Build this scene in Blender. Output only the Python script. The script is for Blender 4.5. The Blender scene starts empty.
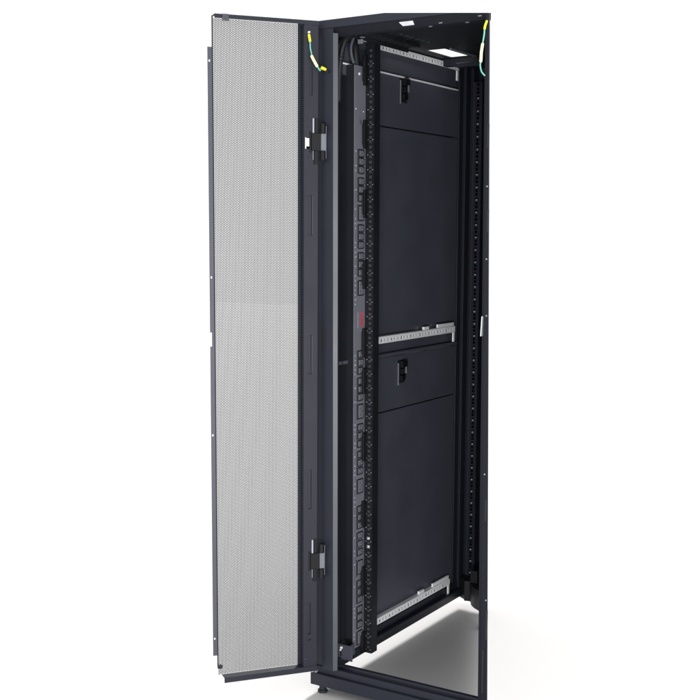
import bpy, bmesh, math, random   # an open equipment cabinet photographed on white
from mathutils import Vector, Matrix, noise
random.seed(4)
S = bpy.context.scene
COL = S.collection

# ------------------------------------------------------------------ materials
def new_mat(name):
    m = bpy.data.materials.new(name); m.use_nodes = True
    nt = m.node_tree
    b = nt.nodes['Principled BSDF']
    return m, nt, b

def coated(name, col, rough=0.45, spec=0.5, grain=900.0, bump=0.06, var=0.25, metal=0.0, smudge=0.12):
    """powder coat / plastic / metal: fine grain bump, soft handling marks in the gloss"""
    m, nt, b = new_mat(name)
    N, L = nt.nodes, nt.links
    tc = N.new('ShaderNodeTexCoord')
    n1 = N.new('ShaderNodeTexNoise'); n1.inputs['Scale'].default_value = grain; n1.inputs['Detail'].default_value = 2
    n2 = N.new('ShaderNodeTexNoise'); n2.inputs['Scale'].default_value = 7.0; n2.inputs['Detail'].default_value = 5
    L.new(tc.outputs['Object'], n1.inputs['Vector']); L.new(tc.outputs['Object'], n2.inputs['Vector'])
    mr = N.new('ShaderNodeMapRange')
    mr.inputs['From Min'].default_value = 0.3; mr.inputs['From Max'].default_value = 0.7
    mr.inputs['To Min'].default_value = rough - smudge / 2; mr.inputs['To Max'].default_value = rough + smudge / 2
    L.new(n2.outputs['Fac'], mr.inputs['Value']); L.new(mr.outputs['Result'], b.inputs['Roughness'])
    mx = N.new('ShaderNodeMix'); mx.data_type = 'RGBA'
    mx.inputs['A'].default_value = (*[c * (1 - var / 2) for c in col], 1)
    mx.inputs['B'].default_value = (*[c * (1 + var / 2) for c in col], 1)
    L.new(n2.outputs['Fac'], mx.inputs['Factor']); L.new(mx.outputs['Result'], b.inputs['Base Color'])
    bp = N.new('ShaderNodeBump'); bp.inputs['Strength'].default_value = bump; bp.inputs['Distance'].default_value = 0.0006
    L.new(n1.outputs['Fac'], bp.inputs['Height']); L.new(bp.outputs['Normal'], b.inputs['Normal'])
    b.inputs['Specular IOR Level'].default_value = spec
    b.inputs['Metallic'].default_value = metal
    return m

M = {}
M['black']   = coated('black powder coat', (0.015, 0.0165, 0.026), 0.48, 0.27)
M['beam']    = coated('black beam paint', (0.016, 0.017, 0.023), 0.5, 0.3)
M['rail']    = coated('black rail paint', (0.008, 0.0085, 0.012), 0.5, 0.3)
M['post']    = coated('black post paint', (0.008, 0.008, 0.014), 0.5, 0.18)
M['flange']  = coated('satin lit grey', (0.058, 0.062, 0.076), 0.36, 0.55)  # paler than the post: light on bend and backing put into the colour
M['panel']   = coated('black panel paint', (0.064, 0.068, 0.090), 0.46, 0.45, bump=0.06, var=0.28, smudge=0.2)
M['dark']    = coated('matt black', (0.010, 0.011, 0.014), 0.55, 0.35)
M['roof']    = coated('black roof paint', (0.012, 0.013, 0.017), 0.5, 0.4)
M['door']    = coated('charcoal door paint', (0.015, 0.016, 0.025), 0.5, 0.27)
M['screen']  = coated('charcoal screen paint', (0.045, 0.045, 0.050), 0.5, 0.4)
M['pdu']     = coated('graphite strip housing', (0.13, 0.134, 0.16), 0.46, 0.5)
M['outlet']  = coated('graphite outlet insert', (0.12, 0.124, 0.148), 0.5, 0.5)
M['edge']    = coated('grey edge paint', (0.055, 0.057, 0.075), 0.48, 0.4)
M['plastic'] = coated('black plastic', (0.006, 0.006, 0.008), 0.5, 0.22)
M['zinc']    = coated('galvanised steel', (0.90, 0.92, 0.94), 0.42, 0.5, grain=260, bump=0.12, var=0.12, metal=0.05)
M['zincdark']= coated('dull galvanised steel', (0.30, 0.32, 0.36), 0.45, 0.5, grain=260, bump=0.12, var=0.2, metal=0.6)
M['bright']  = coated('bright steel', (0.78, 0.80, 0.83), 0.3, 0.5, metal=0.7)
M['paper']   = coated('white paper and edge light', (0.80, 0.80, 0.86), 0.6, 0.3, var=0.05)
M['mark']    = coated('pale grey print', (0.38, 0.39, 0.42), 0.6, 0.3, var=0.05)
M['red']     = coated('red print', (0.62, 0.03, 0.06), 0.5, 0.3, var=0.1)
M['yellow']  = coated('yellow vinyl', (0.70, 0.68, 0.03), 0.4, 0.5, var=0.15)
M['green']   = coated('green vinyl', (0.15, 0.44, 0.36), 0.4, 0.5, var=0.15)
M['cream']   = coated('cream nylon', (0.80, 0.80, 0.45), 0.4, 0.5, var=0.1)
M['floor']   = coated('white studio floor', (0.50, 0.495, 0.49), 0.9, 0.0, grain=60, bump=0.02, var=0.02)

# ------------------------------------------------------------------ helpers
def link(o, parent=None):
    COL.objects.link(o)
    if parent is not None: o.parent = parent
    return o

def obj(name, bm, mats, parent=None, bevel=0.0, smooth=False):
    if not isinstance(mats, (list, tuple)): mats = [mats]
    me = bpy.data.meshes.new(name)
    bmesh.ops.recalc_face_normals(bm, faces=bm.faces)
    bm.to_mesh(me); bm.free()
    for k in mats: me.materials.append(M[k])
    if smooth:
        for p in me.polygons: p.use_smooth = True
    o = bpy.data.objects.new(name, me)
    link(o, parent)
    if bevel:
        b = o.modifiers.new('bevel', 'BEVEL'); b.width = bevel; b.segments = 2; b.limit_method = 'ANGLE'
        b.harden_normals = False
    return o

def pieces(name, bm, mats, parent, bevel=0.0):
    """every separate piece of bm becomes a part of its own"""
    bm.verts.index_update(); left = set(bm.verts)
    out = []
    while left:
        v = left.pop(); st = [v]; isl = {v}
        while st:
            for e in st.pop().link_edges:
                for q in e.verts:
                    if q not in isl: isl.add(q); st.append(q)
        left -= isl
        b2 = bmesh.new(); mp = {q: b2.verts.new(q.co) for q in isl}
        for f in {f for q in isl for f in q.link_faces}:
            b2.faces.new([mp[q] for q in f.verts]).material_index = f.material_index
        out.append(obj(name, b2, mats, parent, bevel))
    bm.free(); return out

def thing(name, label, cat, parent=None, group=None):
    o = bpy.data.objects.new(name, None); link(o, parent)
    o.empty_display_size = 0.1
    o['label'] = label; o['category'] = cat
    if group: o['group'] = group
    return o

def box(bm, a, b, mi=0, mat=None):
    vs = [bm.verts.new((x, y, z)) for x in (a[0], b[0]) for y in (a[1], b[1]) for z in (a[2], b[2])]
    if mat is not None:
        for v in vs: v.co = mat @ v.co
    for q in ((0,1,3,2),(4,6,7,5),(0,4,5,1),(2,3,7,6),(0,2,6,4),(1,5,7,3)):
        f = bm.faces.new([vs[i] for i in q]); f.material_index = mi

def prism(bm, loop_a, loop_b, mi=0):
    """closed solid between two matching loops of points"""
    A = [bm.verts.new(p) for p in loop_a]; B = [bm.verts.new(p) for p in loop_b]
    n = len(A)
    bm.faces.new(A).material_index = mi; bm.faces.new(B[::-1]).material_index = mi
    for i in range(n):
        bm.faces.new((A[i], A[(i+1)%n], B[(i+1)%n], B[i])).material_index = mi

def tube(bm, pts, r, seg=10, mi=0, cap=True):
    pts = [Vector(p) for p in pts]; n = len(pts)
    rr = r if isinstance(r, (list, tuple)) else [r]*n
    rings = []; up = None
    for i, p in enumerate(pts):
        t = (pts[min(i+1, n-1)] - pts[max(i-1, 0)]).normalized()
        if up is None:
            up = t.orthogonal().normalized()
        up = (up - t*up.dot(t)).normalized(); s = t.cross(up)
        rings.append([bm.verts.new(p + rr[i]*(math.cos(2*math.pi*k/seg)*up + math.sin(2*math.pi*k/seg)*s)) for k in range(seg)])
    for a, b in zip(rings, rings[1:]):
        for k in range(seg):
            bm.faces.new((a[k], a[(k+1)%seg], b[(k+1)%seg], b[k])).material_index = mi
    if cap:
        bm.faces.new(rings[0][::-1]).material_index = mi; bm.faces.new(rings[-1]).material_index = mi

def spline(pts, n=6):
    P = [Vector(p) for p in pts]; P = [2*P[0]-P[1]] + P + [2*P[-1]-P[-2]]
    out = []
    for i in range(1, len(P)-2):
        for k in range(n):
            t = k/n; a, b, c, d = P[i-1:i+3]
            out.append(0.5*((2*b) + (c-a)*t + (2*a-5*b+4*c-d)*t*t + (3*b-a-3*c+d)*t**3))
    out.append(P[-2]); return out

def plate(bm, u0, u1, v0, v1, t, place, holes=(), mi=0):
    """sheet of thickness t with rectangular through-holes; place(u, v, w) gives the point"""
    us = sorted({round(x, 6) for x in [u0, u1] + [h[i] for h in holes for i in (0, 1)] if u0 <= x <= u1})
    vs = sorted({round(x, 6) for x in [v0, v1] + [h[i] for h in holes for i in (2, 3)] if v0 <= x <= v1})
    nu, nv = len(us)-1, len(vs)-1
    solid = [[True]*nv for _ in range(nu)]
    for h in holes:
        for i in range(nu):
            if not (h[0]-1e-6 <= us[i] and us[i+1] <= h[1]+1e-6): continue
            for j in range(nv):
                if h[2]-1e-6 <= vs[j] and vs[j+1] <= h[3]+1e-6: solid[i][j] = False
    cache = {}
    def V(i, j, w):
        k = (i, j, w)
        if k not in cache: cache[k] = bm.verts.new(place(us[i], vs[j], w))
        return cache[k]
    for i in range(nu):
        for j in range(nv):
            if not solid[i][j]: continue
            fs = [(V(i,j,0), V(i,j+1,0), V(i+1,j+1,0), V(i+1,j,0)), (V(i,j,t), V(i+1,j,t), V(i+1,j+1,t), V(i,j+1,t))]
            if i == 0 or not solid[i-1][j]: fs.append((V(i,j,0), V(i,j,t), V(i,j+1,t), V(i,j+1,0)))
            if i == nu-1 or not solid[i+1][j]: fs.append((V(i+1,j,0), V(i+1,j+1,0), V(i+1,j+1,t), V(i+1,j,t)))
            if j == 0 or not solid[i][j-1]: fs.append((V(i,j,0), V(i+1,j,0), V(i+1,j,t), V(i,j,t)))
            if j == nv-1 or not solid[i][j+1]: fs.append((V(i,j+1,0), V(i,j+1,t), V(i+1,j+1,t), V(i+1,j+1,0)))
            for q in fs: bm.faces.new(q).material_index = mi

def plate_slots(bm, u0, u1, v0, v1, t, place, holes, mi=0):
    plate(bm, u0, u1, v0, v1, t, place, holes, mi)

def disc(bm, c, n, r, h, seg=12, mi=0):
    c = Vector(c); n = Vector(n).normalized()
    tube(bm, [c, c + n*h], r, seg, mi)

B = bmesh.new

# ------------------------------------------------------------------ floor
bm = B()
plate(bm, -16, 16, -16, 16, 0.05, lambda u, v, w: (u, v, -w))
fl = obj('floor', bm, 'floor'); fl['kind'] = 'structure'
fl['label'] = 'plain white studio floor under the cabinet'; fl['category'] = 'floor'

def mitre(bm):
    bmesh.ops.recalc_face_normals(bm, faces=bm.faces)
    bmesh.ops.bisect_plane(bm, geom=bm.verts[:]+bm.edges[:]+bm.faces[:], plane_co=MIT_P, plane_no=MIT_N, clear_outer=True, dist=1e-6)
    bmesh.ops.holes_fill(bm, edges=[e for e in bm.edges if e.is_boundary], sides=0)
MIT_P = Vector((0.287, 0.0, 1.9885)); MIT_N = Vector((0.273, 0.0, -0.0275)).cross(Vector((-0.56, 0.83, 0.177))).normalized()
if MIT_N.z < 0: MIT_N = -MIT_N
# ------------------------------------------------------------------ the cabinet
rack = thing('server_rack', 'tall black equipment cabinet standing open, its perforated door swung out to the left', 'server rack')
LEFT_POST = [(0.0,0.022),(0.044,0.022),(0.044,0.0),(0.0815,0.0),(0.0815,0.006),(0.060,0.006),(0.060,0.045),(0.0,0.045)]

bm = B()
prism(bm, [(x, y, 0.085) for x, y in LEFT_POST], [(x, y, 1.972) for x, y in LEFT_POST])
post = obj('front_post', bm, 'black', rack, 0.0008)
bm = B()
prism(bm, [(x, y, 0.086) for x, y in [(0.0818,0.0002),(0.0905,0.0108),(0.0905,0.0135),(0.088,0.0140),(0.087,0.0125),(0.0818,0.0040)]], [(x, y, 1.955) for x, y in [(0.0818,0.0002),(0.0905,0.0108),(0.0905,0.0135),(0.088,0.0140),(0.087,0.0125),(0.0818,0.0040)]])
obj('lit_post_flange', bm, 'flange', post)  # bend of the post, its light put into a paler grey
bm = B()                                                     # square latch hole, upper left of the post
box(bm, (0.0435, -0.0012, 1.060), (0.0575, 0.001, 1.118))
pieces('catch_slot', bm, 'dark', post)
bm = B()
for z in (1.907, 1.852, 1.935):
    disc(bm, (0.051, 0.0002, z), (0, -1, 0), 0.0028, 0.0008)
disc(bm, (0.034, 0.0218, 0.80), (0, -1, 0), 0.004, 0.003)
pieces('screw', bm, 'dark', post)

bm = B()                                                     # dark strips added over the panel front, shade put into the colour
box(bm, (0.0245, 0.0455, 0.124), (0.0270, 0.158, 1.86)); box(bm, (0.0275, 0.0900, 0.124), (0.0300, 0.112, 1.82)); box(bm, (0.0275, 0.130, 0.124), (0.0310, 0.1335, 1.86))
pieces('shade_strip', bm, 'rail', rack)
bm = B()
for z0, z1 in ((1.42, 1.50), (1.20, 1.26), (1.005, 1.035), (0.70, 0.74), (0.36, 0.42)): box(bm, (0.0272, 0.060, z0), (0.0285, 0.078, z1))
pieces('catch_slot', bm, 'edge', post)
# right post: slim, ends the opening
bm = B()
prism(bm, [(0.572, 0.0, 0.03), (0.594, 0.0, 0.03), (0.585, 0.014, 0.03), (0.572, 0.014, 0.03)],
          [(0.5525, 0.0, 1.99), (0.560, 0.0, 1.99), (0.556, 0.014, 1.99), (0.5525, 0.014, 1.99)])
prism(bm, [(0.560, 0.008, 0.03), (0.5717, 0.008, 0.03), (0.5717, 0.016, 0.03), (0.560, 0.016, 0.03)],
          [(0.5455, 0.008, 1.95), (0.5522, 0.008, 1.95), (0.5522, 0.016, 1.95), (0.5455, 0.016, 1.95)])
mitre(bm)
rpost = obj('front_post', bm, 'post', rack, 0.0006)
bm = B()
for z0, z1, x in ((0.285, 0.37, 0.5855), (0.13, 0.255, 0.5765), (1.40, 1.46, 0.5675), (0.62, 0.68, 0.577), (1.62, 1.68, 0.564)):
    box(bm, (x-0.0022, -0.0012, z0), (x+0.0032, 0.001, z1))
pieces('catch_slot', bm, 'dark', rpost)
bm = B()
for z, x in ((0.398, 0.583), (0.75, 0.572), (1.18, 0.569), (1.33, 0.566), (1.52, 0.564)):
    disc(bm, (x, 0.0002, z), (0, -1, 0), 0.0022, 0.002)
pieces('screw', bm, 'zincdark', rpost)
bm = B()
prism(bm, [(0.553, -0.004, 1.125), (0.5555, -0.004, 1.125), (0.5555, 0.010, 1.125), (0.553, 0.010, 1.125)],
          [(0.556, -0.004, 1.178), (0.5585, -0.004, 1.178), (0.5585, 0.010, 1.178), (0.556, 0.010, 1.178)])
obj('striker_plate', bm, 'bright', rpost)

# top beam, sill
def cutx(x, y): return 1.8636-(1.8636-x)*(y+2.7602)/2.7722
def extrude_x(bm, prof, x0, x1, mi=0):
    prism(bm, [(x0, y, z) for y, z in prof], [(x1, y, z) for y, z in prof], mi)
bm = B()
def extrude_cut(bm, prof, x0, x1):
    prism(bm, [(x0, y, z) for y, z in prof], [(cutx(x1, y), y, z) for y, z in prof])
extrude_cut(bm, [(-0.003,1.992),(-0.003,1.9695),(0.010,1.9695),(0.010,1.992)], 0.0, 0.560)
mitre(bm)
beam = obj('top_beam', bm, 'black', rack, 0.0008)
bm = B()
extrude_cut(bm, [(-0.0015,1.9692),(0.003,1.968),(0.036,1.953),(0.060,1.953),(0.060,1.957),(0.040,1.957),(0.010,1.9692)], 0.0, 0.560)
mitre(bm)
obj('beam_lip', bm, 'beam', beam)
bm = B()
prism(bm, [(0.293,0.0235,1.9577),(0.328,0.0235,1.9577),(0.332,0.0075,1.965),(0.290,0.0075,1.965)],
          [(0.293,0.0229,1.9567),(0.328,0.0229,1.9567),(0.332,0.0069,1.964),(0.290,0.0069,1.964)])
lab = obj('sticker', bm, 'paper', beam)
bm = B()
for k in range(3):
    x0 = 0.297; z = 1.9635-0.0021*k; y = 0.0095+0.0045*k
    box(bm, (x0, y-0.0006, z-0.0012), (x0+0.022+0.003*k, y+0.0006, z-0.0006))
pieces('print', bm, 'mark', lab)
bm = B()
for x, y in ((0.40, 0.03), (0.36, 0.048), (0.47, 0.048), (0.52, 0.02)):
    z = 1.968-(y-0.003)*0.4545 if y < 0.036 else 1.953
    box(bm, (x, y-0.0015, z-0.0016), (x+0.010, y+0.0015, z+0.0005))
pieces('clip', bm, 'zincdark', beam)

bm = B()
extrude_x(bm, [(0.0,0.028),(0.0,0.064),(0.006,0.0655),(0.008,0.060),(0.016,0.060),(0.018,0.083),(0.026,0.0845),(0.030,0.077),(0.046,0.077),(0.050,0.087),(0.062,0.088),(0.078,0.080),(0.080,0.028)], 0.0, 0.594)
sill = obj('sill', bm, 'black', rack, 0.0008)
bm = B()
disc(bm, (0.0255, -0.004, 0.078), (0, -1, 0), 0.0055, 0.006, 14)
disc(bm, (0.0255, -0.010, 0.078), (0, -1, 0), 0.0030, 0.003, 14)
obj('bolt', bm, 'zincdark', sill, smooth=False)
for x, y in ((0.028, 0.026), (0.565, 0.04), (0.197, 0.81)):
    bm = B()
    disc(bm, (x, y, 0.0), (0, 0, 1), 0.0155, 0.008, 20); disc(bm, (x, y, 0.008), (0, 0, 1), 0.011, 0.024, 14)
    obj('levelling_foot', bm, 'dark', rack, 0.0008)

# base rail along the left side
bm = B()
prof = [(0.0,0.052),(0.050,0.062),(0.050,0.088),(0.046,0.090),(0.030,0.090),(0.030,0.112),(0.026,0.114),(0.0,0.114)]
prism(bm, [(x, 0.082, z) for x, z in prof], [(x, 0.985, z) for x, z in prof])
obj('base_rail', bm, 'black', rack, 0.0006)
bm = B()                                                    # front corner bracket of the base
plate(bm, 0.062, 0.120, 0.083, 0.132, 0.003, lambda u, v, w: (u-0.032, 0.10+w, v), [(0.0755,0.080,0.092,0.112),(0.098,0.101,0.083,0.092)])
box(bm, (0.088-0.03, 0.103, 0.083), (0.091-0.03, 0.16, 0.120))
cb = obj('corner_bracket', bm, 'edge', rack, 0.0006)
bm = B()
disc(bm, (0.0495, 0.0998, 0.122), (0, -1, 0), 0.004, 0.003); disc(bm, (0.046, 0.0998, 0.114), (0, -1, 0), 0.003, 0.002)
pieces('screw', bm, 'zinc', cb)
# rear corner gusset, stepped and scooped
g = [(0.030,0.948),(0.064,0.924),(0.072,0.910),(0.092,0.915),(0.101,0.905),(0.110,0.888),(0.120,0.873),(0.138,0.855),(0.165,0.836),(0.200,0.800),(0.185,0.835),(0.092,1.03),(0.030,1.03)]
bm = B()
prism(bm, [(x, y, 0.052) for x, y in g], [(x, y, 0.128) for x, y in g])
box(bm, (0.10, 0.90, 0.1285), (0.128, 0.915, 0.175)); box(bm, (0.155, 0.86, 0.1285), (0.17, 0.875, 0.155))
obj('corner_gusset', bm, 'dark', rack, 0.001)

# rear post of the left side and the rear wall
bm = B()
for (x0,y0,x1,y1) in ((0.0,0.905,0.026,0.935),(0.0,0.9355,0.036,0.958),(0.0,0.9585,0.030,0.985),(0.0,0.9855,0.040,1.04)):
    box(bm, (x0,y0,0.055), (x1,y1,1.9795))
rp = obj('rear_post', bm, 'black', rack, 0.001)
bm = B()
for z in (1.80, 1.42, 1.26, 1.03, 0.80, 0.55, 0.43, 0.33):
    box(bm, (0.0395, 0.9905, z), (0.042, 1.0005, z+0.040)); box(bm, (0.042, 0.9925, z+0.012), (0.0445, 0.999, z+0.034))
pieces('cage_clip', bm, 'zincdark', rp)
bm = B()
prism(bm, [(0.0405,1.036,0.06),(0.1,1.036,0.06),(0.1,1.04,0.06),(0.0405,1.04,0.06)], [(0.0405,1.036,1.9795),(0.066,1.036,1.9795),(0.066,1.04,1.9795),(0.0405,1.04,1.9795)])
obj('rear_wall', bm, 'black', rack)
# added slanted panel, edge-on and unseen behind the right post, shades the interior
bm = B()
lo = [(0.575,0.017),(cutx(0.578,1.035),1.035),(cutx(0.578,1.035)-0.006,1.035),(0.567,0.017)]
hi = [(0.5500,0.017),(cutx(0.5530,1.035),1.035),(cutx(0.5530,1.035)-0.006,1.035),(0.5430,0.017)]
prism(bm, [(x,y,0.05) for x,y in lo], [(x,y,1.9795) for x,y in hi])
mitre(bm)
obj('shade_panel', bm, 'black', rack)

# roof sheet with the cable opening and rows of small slots
holes = [(0.078, 0.146, 0.555, 0.735)]
for i, y in enumerate((0.252,0.284,0.313,0.356,0.385,0.420,0.50,0.53,0.601,0.640,0.672,0.705,0.735,0.765)):
    if i in (6, 7): continue
    holes.append((0.149, 0.1645, y-0.0065, y+0.0065))
for y in (0.235, 0.262, 0.335): holes.append((0.127, 0.137, y-0.004, y+0.004))
bm = B()
plate(bm, 0.001, 0.5555, 0.0105, 1.04, 0.003, lambda u, v, w: (u, v, 1.98+w), holes)
p0 = Vector((0.5500, 0.017, 0)); p1 = Vector((cutx(0.5530,1.035), 1.035, 0)); dv = (p1-p0).normalized()
geom = bm.verts[:] + bm.edges[:] + bm.faces[:]
r = bmesh.ops.bisect_plane(bm, geom=geom, plane_co=p0, plane_no=Vector((-dv.y, dv.x, 0)) * (-1), clear_outer=True, dist=1e-5)
bmesh.ops.holes_fill(bm, edges=[e for e in bm.edges if e.is_boundary], sides=0)
mitre(bm)
roof = obj('roof', bm, 'roof', rack)
bm = B()                                                    # pressed lip round the opening
box(bm, (0.1665,0.548,1.974),(0.171,0.735,1.9795))
pieces('opening_lip', bm, 'zincdark', roof, 0.0006)
bm = B()
box(bm, (0.138, 0.650, 1.934), (0.228, 0.672, 1.948)); box(bm, (0.045, 0.74, 1.955), (0.19, 0.77, 1.9795))
pieces('roof_beam', bm, 'black', roof, 0.0015)
bm = B()                                                    # ribbed cable tray hanging under the roof's left edge
for k in range(9):
    y = 0.13+0.033*k
    box(bm, (0.085, y, 1.968), (0.122, y+0.018, 1.9795))
box(bm, (0.080, 0.12, 1.957), (0.0845, 0.43, 1.9795)); box(bm, (0.1225, 0.12, 1.968), (0.126, 0.43, 1.9795))
obj('cable_tray', bm, 'dark', roof, 0.001)

# side panels: upper and lower, each with a latch strip
def side_panel(z0, z1, seam, lip):
    bm = B()
    box(bm, (0.008, 0.046, z0), (0.020, 0.904, seam-0.0022))
    box(bm, (0.008, 0.046, seam+0.0022), (0.0215, 0.904, z1))
    box(bm, (0.004, 0.050, z0+0.01), (0.0078, 0.900, z1-0.005))
    o = obj('side_panel', bm, 'panel', rack, 0.0012)
    if lip:
        b2 = B(); box(b2, (0.0085, 0.046, z1+0.0005), (0.026, 0.904, z1+0.004)); obj('panel_edge', b2, 'panel', o, 0.0005)
    return o
up = side_panel(1.062, 1.893, 1.7315, False)
lowp = side_panel(0.116, 0.999, 0.8215, False)
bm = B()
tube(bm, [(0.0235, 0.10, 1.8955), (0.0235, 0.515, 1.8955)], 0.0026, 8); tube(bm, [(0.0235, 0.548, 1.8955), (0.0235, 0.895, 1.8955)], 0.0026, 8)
pieces('panel_edge', bm, 'paper', up)  # white rods: light on the panel's top edge, put into the colour
bm = B(); box(bm, (0.001, 0.046, 1.897), (0.012, 0.904, 1.978)); box(bm, (0.001, 0.046, 1.0012), (0.016, 0.904, 1.0605))
box(bm, (0.0162, 0.046, 1.003), (0.030, 0.904, 1.0135)); 
pieces('cross_member', bm, 'panel', rack, 0.001)
def latch(par, z, y=0.487):
    bm = B()
    box(bm, (0.0217, y-0.003, z-0.072), (0.0235, y+0.046, z+0.004), 0)
    box(bm, (0.0236, y-0.004, z-0.078), (0.0285, y-0.0015, z-0.004), 2)
    box(bm, (0.0236, y+0.008, z-0.020), (0.037, y+0.042, z+0.002), 1)
    box(bm, (0.0236, y+0.014, z-0.042), (0.034, y+0.036, z-0.024), 1)
    box(bm, (0.0236, y+0.006, z-0.064), (0.035, y+0.026, z-0.046), 1)
    box(bm, (0.0352, y+0.027, z-0.040), (0.040, y+0.032, z-0.018), 2)
    box(bm, (0.0236, y+0.034, z-0.062), (0.030, y+0.042, z-0.046), 1)
    obj('latch', bm, ['dark', 'plastic', 'pdu'], par, 0.0008)
latch(up, 1.888); latch(lowp, 0.978)

# galvanised depth rails
def support_rail(z0, z1, y0, y1, top=True, tab=True, x=0.040, mat='zinc'):
    hs = []
    y = y0 + 0.018; k = 0
    while y < y1-0.012:
        w = 0.0062 if k % 3 else 0.0085
        hs.append((y, y+w, (z0+z1)/2-0.0052, (z0+z1)/2+0.0030)); y += 0.0215; k += 1
    bm = B()
    plate(bm, y0, y1, z0, z1, 0.0018, lambda u, v, w: (x-w, u, v), hs)
    box(bm, (x-0.018, y0, z1-0.0018), (x-0.0019, y1, z1+0.0002))
    if top:                                                  # raised end bracket and a peg
        box(bm, (x-0.010, y1-0.125, z1+0.0004), (x-0.004, y1-0.002, z1+0.013)); box(bm, (x-0.012, y1-0.225, z1+0.0004), (x-0.004, y1-0.19, z1+0.011))
    o = obj('support_rail', bm, mat, rack, 0.0004)
    if tab:
        b2 = B(); box(b2, (x-0.006, y1-0.012, z0-0.034), (x-0.001, y1-0.001, z0-0.0005)); obj('end_tab', b2, mat, o, 0.001)
    return o
support_rail(1.9565, 1.9755, 0.265, 0.868, False, True)
support_rail(1.0500, 1.0720, 0.265, 0.868)
support_rail(0.1235, 0.1450, 0.265, 0.855)
bm = B()
box(bm, (0.006, 0.265, 1.9762), (0.040, 0.50, 1.9795))
for k in range(9): disc(bm, (0.032, 0.285+0.024*k, 1.9757), (1, 0, 0), 0.0026, 0.012, 8)
obj('rail_hanger', bm, 'zinc', rack)

# mounting rails
def mounting_rail(y, x0, x1, hx0, hx1, z0, z1, per_unit, web, mats):
    hs = []; z = z0 + 0.018; U = 0.04445
    while z < z1-0.02:
        for dz in ((0.0, 0.015875, 0.03175) if per_unit == 3 else (0.0,)):
            hs.append((hx0, hx1, z+dz-0.0047, z+dz+0.0047))
        z += U
    bm = B()
    plate(bm, x0, x1, z0, z1, 0.0022, lambda u, v, w: (u, y+w, v), hs)
    w_h = []; z = z0 + 0.03
    while z < z1-0.02: w_h.append((y+0.012, y+0.016, z-0.002, z+0.002)); z += U/2
    plate(bm, y+0.0024, y+web, z0, z1, 0.0022, lambda u, v, w: (x1-w, u, v), w_h)
    box(bm, (x0, y+0.0024, z0), (x0+0.002, y+web*0.5, z1))
    return obj('mounting_rail', bm, mats, rack)
mr = mounting_rail(0.232, 0.050, 0.079, 0.0605, 0.0715, 0.066, 1.965, 3, 0.034, 'rail')
bm = B(); box(bm, (0.0585, 0.2375, 0.068), (0.0735, 0.2395, 1.963)); obj('lit_backing', bm, 'flange', mr)  # added grey strip: lit panel behind the holes, put into the colour
tabs = [(1.837,1.925),(1.651,1.735),(1.445,1.528),(1.230,1.316),(1.018,1.108),(0.905,0.985),(0.692,0.782),(0.480,0.565),(0.259,0.352),(0.070,0.138)]
for a, b in tabs:
    bm = B()
    box(bm, (0.0505, 0.212, a), (0.0585, 0.2315, b)); box(bm, (0.053, 0.205, a+0.010), (0.057, 0.212, b-0.010))
    obj('cable_bracket', bm, 'plastic', mr, 0.003)
bm = B()                                                    # two cage nuts with bright screws, low on the rail
for z in (0.4435, 0.4165):
    box(bm, (0.0612, 0.2300, z-0.0045), (0.0708, 0.2318, z+0.0045)); disc(bm, (0.066, 0.2300, z), (0, -1, 0), 0.003, 0.002, 10)
pieces('cage_nut', bm, 'bright', mr)
bm = B()                                                    # unit marks printed on the front flange
z = 0.066+0.018-0.0063
while z < 1.94:
    box(bm, (0.0725, 0.2312, z-0.0007), (0.0765, 0.2319, z+0.0007)); box(bm, (0.0555, 0.2312, z-0.0007), (0.0595, 0.2319, z+0.0007)); z += 0.04445
pieces('unit_mark', bm, 'mark', mr)
rr = mounting_rail(0.980, 0.046, 0.0765, 0.056, 0.066, 0.11, 1.93, 3, 0.03, 'black')
bm = B(); z = 0.14
while z < 1.88:
    disc(bm, (0.0610, 0.9835, z), (0, -1, 0), 0.0030, 0.0042, 10); z += 0.04445
pieces('unit_mark', bm, 'mark', rr)
bm = B(); box(bm, (0.0462, 0.9765, 0.11), (0.0478, 0.9797, 1.93)); obj('rail_highlight', bm, 'edge', rr)  # pale strip: highlight on the rail's edge, put into the colour

# ------------------------------------------------------------------ the open door (local: x along the door, y towards the viewer, z up)
TH = math.radians(-127)
MD = Matrix.Translation((0, -0.03, 1.05)) @ Matrix.Rotation(TH, 4, 'Z') @ Matrix.Rotation(-0.0045, 4, 'Y') @ Matrix.Translation((0, 0, -1.05))
bm = B()
box(bm, (0.0095, 0.001, 1.9862), (0.268, 0.0295, 1.9885))         # top flange
box(bm, (-0.034, 0.0296, 1.9770), (0.268, 0.0315, 1.9885))        # its lip
box(bm, (0.0095, 0.001, 0.1010), (0.2555, 0.0295, 0.1030))         # bottom flange
box(bm, (-0.034, 0.0296, 0.0870), (0.2555, 0.0315, 0.1035))
box(bm, (0.2655, -0.001, 0.128), (0.2690, 0.003, 1.9885))         # rim of the skin
box(bm, (0.2560, -0.001, 0.124), (0.2690, 0.010, 0.134))
box(bm, (-0.040, -0.001, 0.089), (-0.0062, 0.0005, 1.645)); box(bm, (-0.040, -0.001, 1.668), (-0.0062, 0.0005, 1.985)); box(bm, (-0.040, -0.001, 1.645), (-0.0085, 0.0005, 1.668)) if False else None
door = obj('door', bm, 'door', rack, 0.0007)
door.matrix_world = MD
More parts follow.
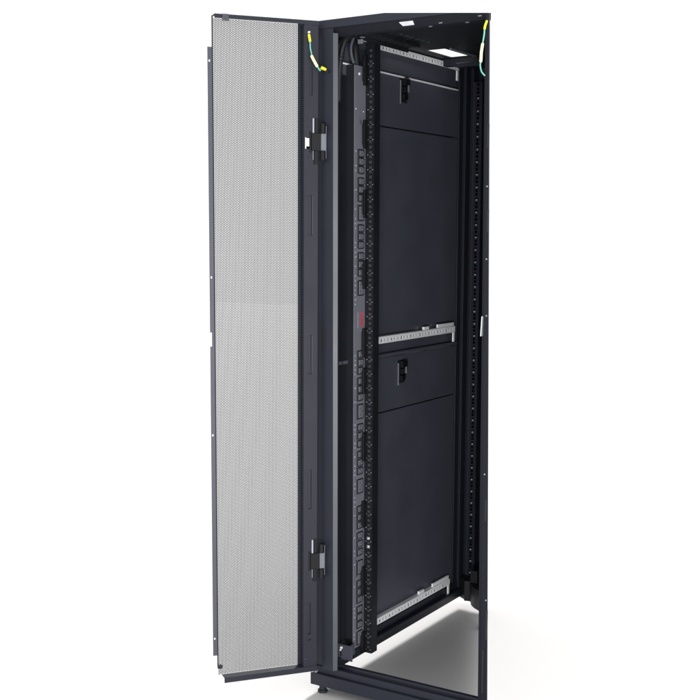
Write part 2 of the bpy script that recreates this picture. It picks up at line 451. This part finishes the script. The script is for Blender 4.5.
# hinge side channel
slots = [(-0.0150,-0.0060,1.785,1.861),(-0.0150,-0.0040,1.393,1.506),(-0.0145,-0.0035,0.992,1.106),(-0.0140,-0.0035,0.589,0.708),(-0.0125,-0.0050,0.185,0.302)]
white_slot = (-0.0055, 0.0070, 1.636, 1.6675)
bm = B()
plate(bm, -0.032, 0.0100, 0.089, 1.9765, 0.0015, lambda u, v, w: (u, 0.0290-w, v), slots + [white_slot])
box(bm, (0.0085, 0.001, 0.104), (0.0100, 0.0272, 1.9765))
box(bm, (-0.032, 0.001, 0.089), (-0.0305, 0.0272, 1.9765))
ch = obj('hinge_channel', bm, 'door', door, 0.0005)
bm = B()
for a, b, c, d in slots: box(bm, (a-0.003, 0.0225, c-0.004), (b+0.003, 0.0240, d+0.004))
box(bm, (-0.013, 0.0225, 0.182), (-0.004, 0.0240, 0.20)) if False else None
disc(bm, (-0.009, 0.0291, 0.197), (0, 1, 0), 0.0075, 0.0008, 16)
pieces('slot_backing', bm, 'beam', ch)
bm = B()
for a, b, c, d in slots[1:3]: box(bm, (a-0.0006, 0.0292, c+0.002), (a+0.0008, 0.0298, d-0.002))
box(bm, (0.0005, 0.0292, 0.127), (0.0085, 0.0298, 0.1285))
pieces('slot_highlight', bm, 'edge', ch)  # pale strips: light along the slot edges, put into the colour
bm = B()
for x, z in ((-0.001,1.7203),(-0.001,1.696),(0.0045,1.5),(0.0045,1.1),(0.0045,0.7),(-0.027,1.29),(-0.027,0.55),(0.0045,0.3),(-0.004,1.612),(-0.002,0.392)):
    disc(bm, (x, 0.0291, z), (0, 1, 0), 0.0022, 0.0012, 10)
pieces('rivet', bm, 'dark', ch)
# skin of the channel behind (with the opening seen through as white)
bm = B()
plate(bm, -0.032, 0.0190, 0.089, 1.985, 0.0012, lambda u, v, w: (u, 0.0006-w, v), [(-0.0175, -0.0005, 1.615, 1.672)])
obj('outer_skin', bm, 'door', door)
# latch-side strip with its notch and screw holes
lz0, lz1 = 0.163, 1.9045
hs = [(0.2760, 0.2840, 1.078, 1.118)]
for z in (1.8675, 1.2735, 0.822, 0.2150): hs.append((0.2740, 0.2785, z-0.003, z+0.003))
bm = B()
plate(bm, 0.2691, 0.2815, lz0, lz1, 0.0016, lambda u, v, w: (u, 0.002-w, v), hs)
obj('latch_strip', bm, 'edge', door, 0.0003)
bm = B()
box(bm, (0.229, 0.0316, 1.9705), (0.247, 0.036, 1.9888)); box(bm, (0.231, 0.0361, 1.974), (0.239, 0.038, 1.984))
obj('catch_bracket', bm, 'edge', door, 0.001)
# perforated screen: real holes on a hexagonal lattice
def screen(x0, x1, z0, z1, p, hr, t):
    verts, faces = [], []
    cs = p*math.sqrt(3)/2
    nx = int((x1-x0)/cs); nz = int((z1-z0)/p)
    R = p/math.sqrt(3)
    an = [math.radians(60*k) for k in range(6)]
    co = [(math.cos(a)*R, math.sin(a)*R) for a in an]
    ci = [(math.cos(a)*hr, math.sin(a)*hr) for a in an]
    for i in range(nx):
        cx = x0 + cs*(i+0.5)
        for j in range(nz):
            cz = z0 + p*(j+0.5 + (0.5 if i % 2 else 0.0))
            b = len(verts)
            for y in (0.0, -t):
                verts += [(cx+a, y, cz+c) for a, c in co]
                verts += [(cx+a, y, cz+c) for a, c in ci]
            for k in range(6):
                k2 = (k+1) % 6
                faces.append((b+k, b+k2, b+6+k2, b+6+k))
                faces.append((b+12+k2, b+12+k, b+18+k, b+18+k2))
                faces.append((b+6+k, b+6+k2, b+18+k2, b+18+k))
    me = bpy.data.meshes.new('perforated_screen'); me.from_pydata(verts, [], faces); me.update()
    me.materials.append(M['screen'])
    return link(bpy.data.objects.new('perforated_screen', me), door)
screen(0.0105, 0.2665, 0.1015, 1.984, 0.0050, 0.00188, 0.0008)

# hinges: knuckle, leaf on the channel, leaf on the post
def hinge(zc, light):
    bm = B()
    box(bm, (-0.0385, 0.0300, zc-0.024), (-0.0105, 0.0360, zc+0.024), 1)        # door leaf
    box(bm, (-0.0535, 0.0325, zc-0.024), (-0.0388, 0.0345, zc+0.024), 3)        # post leaf
    box(bm, (-0.0560, 0.0300, zc-0.046), (-0.0540, 0.0325, zc+0.046), 3)
    tube(bm, [(-0.044, 0.0345, zc+0.0245), (-0.044, 0.0345, zc+0.052)], 0.0085, 14, 1)
    tube(bm, [(-0.044, 0.0345, zc-0.0245), (-0.044, 0.0345, zc-0.052)], 0.0085, 14, 1)
    box(bm, (-0.0305, 0.0292, zc+0.0245), (-0.0215, 0.0330, zc+0.066), 1)       # dark cut-outs above and below
    box(bm, (-0.0300, 0.0292, zc-0.0620), (-0.0190, 0.0330, zc-0.0245), 1)
    box(bm, (-0.0185, 0.0292, zc+0.0250), (-0.0135, 0.0350, zc+0.066), 2)       # bright folded tongue
    box(bm, (-0.0165, 0.0292, zc-0.0500), (-0.0148, 0.0340, zc-0.0245), 2)
    box(bm, (-0.0105+0.0002, 0.0292, zc-0.030), (-0.0060, 0.0320, zc+0.030), 1)
    obj('hinge', bm, ['dark', 'plastic', light, 'pdu'], door, 0.0008)
hinge(1.655, 'zincdark'); hinge(0.430, 'zincdark')

# ------------------------------------------------------------------ the power strip standing in the side channel
strip = thing('power_strip', 'tall graphite power strip with many outlets, upright inside the cabinet beside the drilled rail', 'power strip')
XF = 0.050
bm = B()
box(bm, (0.022, 0.166, 0.094), (XF, 0.2315, 1.892))
hous = obj('housing', bm, 'pdu', strip, 0.0012)
bm = B(); box(bm, (0.0225, 0.1640, 0.094), (XF-0.001, 0.1658, 1.892)); box(bm, (0.024, 0.168, 0.0915), (XF-0.002, 0.229, 0.0938))
obj('side_shade', bm, 'dark', hous)  # dark sheets: shade on the housing's side and underside, put into the colour
def outlet_mesh(kind):
    """recess ring, raised insert with clipped corners, three pin slots, on the +X face"""
    bm = B()
    hw, hh = (0.0165, 0.0118) if kind == 'small' else (0.0165, 0.0235)
    ch_ = 0.0045 if kind == 'small' else 0.0025
    def loop(a, b, c, x):
        return [(x, -a, -b), (x, a-c, -b), (x, a, -b+c), (x, a, b-c), (x, a-c, b), (x, -a, b)]
    prism(bm, loop(hw, hh, ch_, 0.0), loop(hw, hh, ch_, 0.0012), 0)
    prism(bm, loop(hw-0.0037, hh-0.0032, ch_*0.9, 0.0013), loop(hw-0.0042, hh-0.0037, ch_*0.9, 0.0022), 1)
    pins = ((-0.004, 0.0045), (-0.004, -0.0045), (0.005, 0.0)) if kind == 'small' else ((-0.004, 0.010), (-0.004, -0.010), (0.0055, 0.0))
    for y, z in pins: box(bm, (0.0023, y-0.0022, z-0.0008), (0.0026, y+0.0022, z+0.0008), 0)
    bmesh.ops.recalc_face_normals(bm, faces=bm.faces)
    me = bpy.data.meshes.new('outlet'); bm.to_mesh(me); bm.free()
    me.materials.append(M['plastic']); me.materials.append(M['outlet'])
    return me
small, large = outlet_mesh('small'), outlet_mesh('large')
banks = [((1.649,1.575),(1.566,1.492),(1.486,1.432)), ((1.426,1.351),(1.342,1.267),(1.257,1.209)),
         ((1.043,0.966),(0.959,0.884),(0.878,0.825)), ((0.815,0.737),(0.730,0.651),(0.641,0.590)),
         ((0.555,0.478),(0.471,0.390),(0.384,0.325)), ((0.315,0.236),(0.230,0.154),(0.147,0.100))]
YO = 0.206
bm = B()
for a, b, c in banks:
    for z1, z0 in (a, b):
        for k in range(3):
            o = link(bpy.data.objects.new('outlet', small), strip)
            o.location = (XF+0.0002, YO, z1-(z1-z0)*(k+0.5)/3)
        box(bm, (XF+0.0001, 0.1840, z0+0.001), (XF+0.0009, 0.1865, z1-0.001))
    o = link(bpy.data.objects.new('outlet', large), strip)
    o.location = (XF+0.0002, YO, (c[0]+c[1])/2)
    box(bm, (XF+0.0001, 0.1840, c[1]+0.001), (XF+0.0009, 0.1865, c[0]-0.001))
pieces('number_band', bm, 'dark', strip)
bm = B()
for k in range(110):
    z = 0.11+0.0143*k
    if 1.05 < z < 1.17: continue
    if random.random() < 0.55: box(bm, (XF+0.0001, 0.1715, z), (XF+0.0005, 0.1755+random.random()*0.003, z+0.004))
pieces('outlet_print', bm, 'mark', strip)
bm = B()
disc(bm, (XF, 0.192, 1.868), (1, 0, 0), 0.004, 0.002, 12); disc(bm, (XF, 0.174, 1.765), (1, 0, 0), 0.002, 0.001, 8); disc(bm, (XF, 0.216, 1.760), (1, 0, 0), 0.002, 0.001, 8)
pieces('screw', bm, 'zinc', strip)
bm = B()
box(bm, (XF+0.0001, 0.185, 1.722), (XF+0.0006, 0.203, 1.742)); box(bm, (XF+0.0001, 0.200, 1.700), (XF+0.0006, 0.206, 1.735))
pieces('rating_label', bm, 'outlet', strip)
def text(body, size, mat, ynear, z, name, shear=0.0, bold=0.0):
    cu = bpy.data.curves.new(name, 'FONT'); cu.body = body; cu.size = size; cu.extrude = 0.0003; cu.shear = shear; cu.offset = bold
    cu.align_x = 'CENTER'; cu.align_y = 'CENTER'
    t = bpy.data.objects.new(name, cu); COL.objects.link(t)
    dg = bpy.context.evaluated_depsgraph_get(); dg.update()
    me = bpy.data.meshes.new_from_object(t.evaluated_get(dg)); bpy.data.objects.remove(t)
    me.name = name; me.materials.clear(); me.materials.append(M[mat])
    o = link(bpy.data.objects.new(name, me), strip)
    # reads upwards along the strip on the +X face
    o.matrix_world = Matrix.Translation((XF+0.0006, ynear, z)) @ Matrix(((0,0,1,0),(0,-1,0,0),(1,0,0,0),(0,0,0,1)))
    return o
text('APC', 0.0245, 'red', 0.2125, 1.1355, 'brand_mark', 0.2, 0.0006)
text('by Schneider Electric', 0.0058, 'mark', 0.189, 1.1355, 'brand_line')
# its power cords, looping up under the roof
bm = B()
tube(bm, spline([(0.037,0.198,1.885),(0.038,0.190,1.925),(0.044,0.172,1.955),(0.048,0.14,1.964),(0.040,0.10,1.945),(0.030,0.085,1.905)], 7), 0.0125, 12)
obj('power_cord', bm, 'plastic', strip, smooth=True)
bm = B()
tube(bm, spline([(0.026,0.116,1.78),(0.030,0.113,1.86),(0.040,0.108,1.915),(0.052,0.112,1.955),(0.058,0.15,1.972)], 7), 0.0085, 12)
for k in range(5):
    z = 1.895+0.010*k; x = 0.035+0.002*k
    tube(bm, [(x, 0.110, z), (x+0.001, 0.110, z+0.004)], 0.0108, 12)
obj('power_cord', bm, 'dark', strip, smooth=True)
bm = B()
tube(bm, spline([(0.056,0.152,1.893),(0.0555,0.140,1.915),(0.056,0.137,1.94),(0.062,0.142,1.965)], 6), 0.0045, 10)
obj('cord_clamp', bm, 'edge', strip, smooth=True)
bm = B(); box(bm, (0.044, 0.105, 1.9705), (0.080, 0.13, 1.9735)); box(bm, (0.098,0.115,1.957),(0.110,0.128,1.9595)); box(bm, (0.090,0.118,1.941),(0.106,0.124,1.953))
pieces('frame_bracket', bm, 'zincdark', rack, 0.001)

# ------------------------------------------------------------------ bonding wires
def wire(label, pts, seq, name='grounding_wire'):
    """seq: list of (part name, first point, last point, radius, material) along the smoothed path"""
    t = thing(name, label, 'grounding wire')
    P = spline(pts, 8); n = len(P)-1
    for nm, a, b, r, m in seq:
        bm = B(); i0, i1 = int(a*n), max(int(b*n), int(a*n)+1)
        q = P[i0:i1+1]
        rad = [r]*len(q)
        if nm in ('connector', 'terminal') and len(q) > 3: rad[0] = r*0.7; rad[-1] = r*0.7
        tube(bm, q, rad, 10)
        obj(nm, bm, m, t, smooth=True)
    return t
def dl(x, y, z): return tuple((MD @ Vector((x, y, z))))
w1 = [dl(-0.0017,0.034,1.9507), dl(-0.0044,0.036,1.931), dl(-0.0055,0.036,1.912), dl(-0.0085,0.037,1.898), (0.0390,-0.0435,1.8895), (0.0473,-0.0400,1.8722), (0.0530,-0.0357,1.8605), (0.0560,-0.026,1.8505)]
t1 = wire('yellow and green grounding wire slung between the perforated door and the left post', w1,
     [('terminal',0.0,0.17,0.0040,'yellow'), ('cord',0.17,0.54,0.0021,'green'), ('connector',0.54,0.86,0.0044,'cream'), ('cord',0.86,1.0,0.0024,'green')])
bm = B(); tube(bm, [(0.0475,-0.012,1.8575),(0.052,-0.012,1.861),(0.064,-0.008,1.855)], [0.003,0.0052,0.0036], 10); obj('terminal', bm, 'yellow', t1, smooth=True)
bm = B(); disc(bm, (0.0675,0.0,1.851), (0,-1,0), 0.0036, 0.006, 12); pieces('screw', bm, 'dark', t1)
bm = B(); box(bm, (-0.0045,0.0295,1.953),(0.0008,0.0385,1.9575)); o = obj('lug', bm, 'paper', t1, 0.0008); o.matrix_world = MD
w2 = [(0.5575,-0.006,1.941),(0.5545,-0.012,1.924),(0.553,-0.012,1.906),(0.549,-0.012,1.882),(0.546,-0.012,1.862),(0.545,-0.012,1.842),(0.5435,-0.012,1.829),(0.5475,-0.012,1.813),(0.5570,-0.012,1.802)]
t2 = wire('green and yellow grounding wire dangling at the top right corner of the cabinet', w2,
     [('terminal',0.0,0.18,0.0032,'yellow'), ('cord',0.18,0.37,0.0021,'green'), ('connector',0.37,0.68,0.0040,'cream'), ('cord',0.68,1.0,0.0020,'green')])

# ------------------------------------------------------------------ camera
cam = bpy.data.cameras.new('camera'); co = bpy.data.objects.new('camera', cam); link(co)
right = Vector((0.8387043, 0.5445871, 0.0)); down = Vector((0.0728163, -0.1121424, -0.9910206)); fwd = Vector((-0.5396970, 0.8311733, -0.1337091))
mw = Matrix.Identity(4)
for i in range(3):
    mw[i][0] = right[i]; mw[i][1] = -down[i]; mw[i][2] = -fwd[i]
mw.translation = (1.8636277, -2.7601690, 1.3933571)
co.matrix_world = mw
cam.sensor_width = 36; cam.lens = 1134/700*36
cam.shift_x = (350-330)/700; cam.shift_y = (388-350)/700
cam.clip_start = 0.05; cam.clip_end = 200
S.camera = co

# ------------------------------------------------------------------ light: white studio surround and soft lamps
w = bpy.data.worlds.new('World'); S.world = w; w.use_nodes = True
bg = w.node_tree.nodes['Background']; bg.inputs['Color'].default_value = (1.0, 1.0, 1.0, 1); bg.inputs['Strength'].default_value = 1.14
def area(name, loc, target, size, power):
    l = bpy.data.lights.new(name, 'AREA'); l.shape = 'DISK'; l.size = size; l.energy = power
    o = bpy.data.objects.new(name, l); link(o); o.location = loc
    o.rotation_euler = (Vector(target)-Vector(loc)).to_track_quat('-Z', 'Y').to_euler()
    return o
area('lamp_rear', (-68, 208.0, 132.0), (0, 0, 0), 48.0, 1430000)
def softbox(name, loc, target, sx, sy, power):
    o = area(name, loc, target, sx, power); o.data.shape = 'RECTANGLE'; o.data.size_y = sy
softbox('lamp_right', (3.4, -1.5, 0.9), (0.05, 0.15, 0.9), 0.9, 1.8, 40)
softbox('lamp_front', (2.4, -3.7, 0.36), (0.02, 0.5, 0.8), 1.2, 0.6, 135)

S.view_settings.view_transform = 'Standard'; S.view_settings.look = 'None'
S.view_settings.exposure = 0; S.view_settings.gamma = 1
S.render.engine = 'CYCLES'
S.cycles.max_bounces = 8
S.render.resolution_x = 1024; S.render.resolution_y = 1024
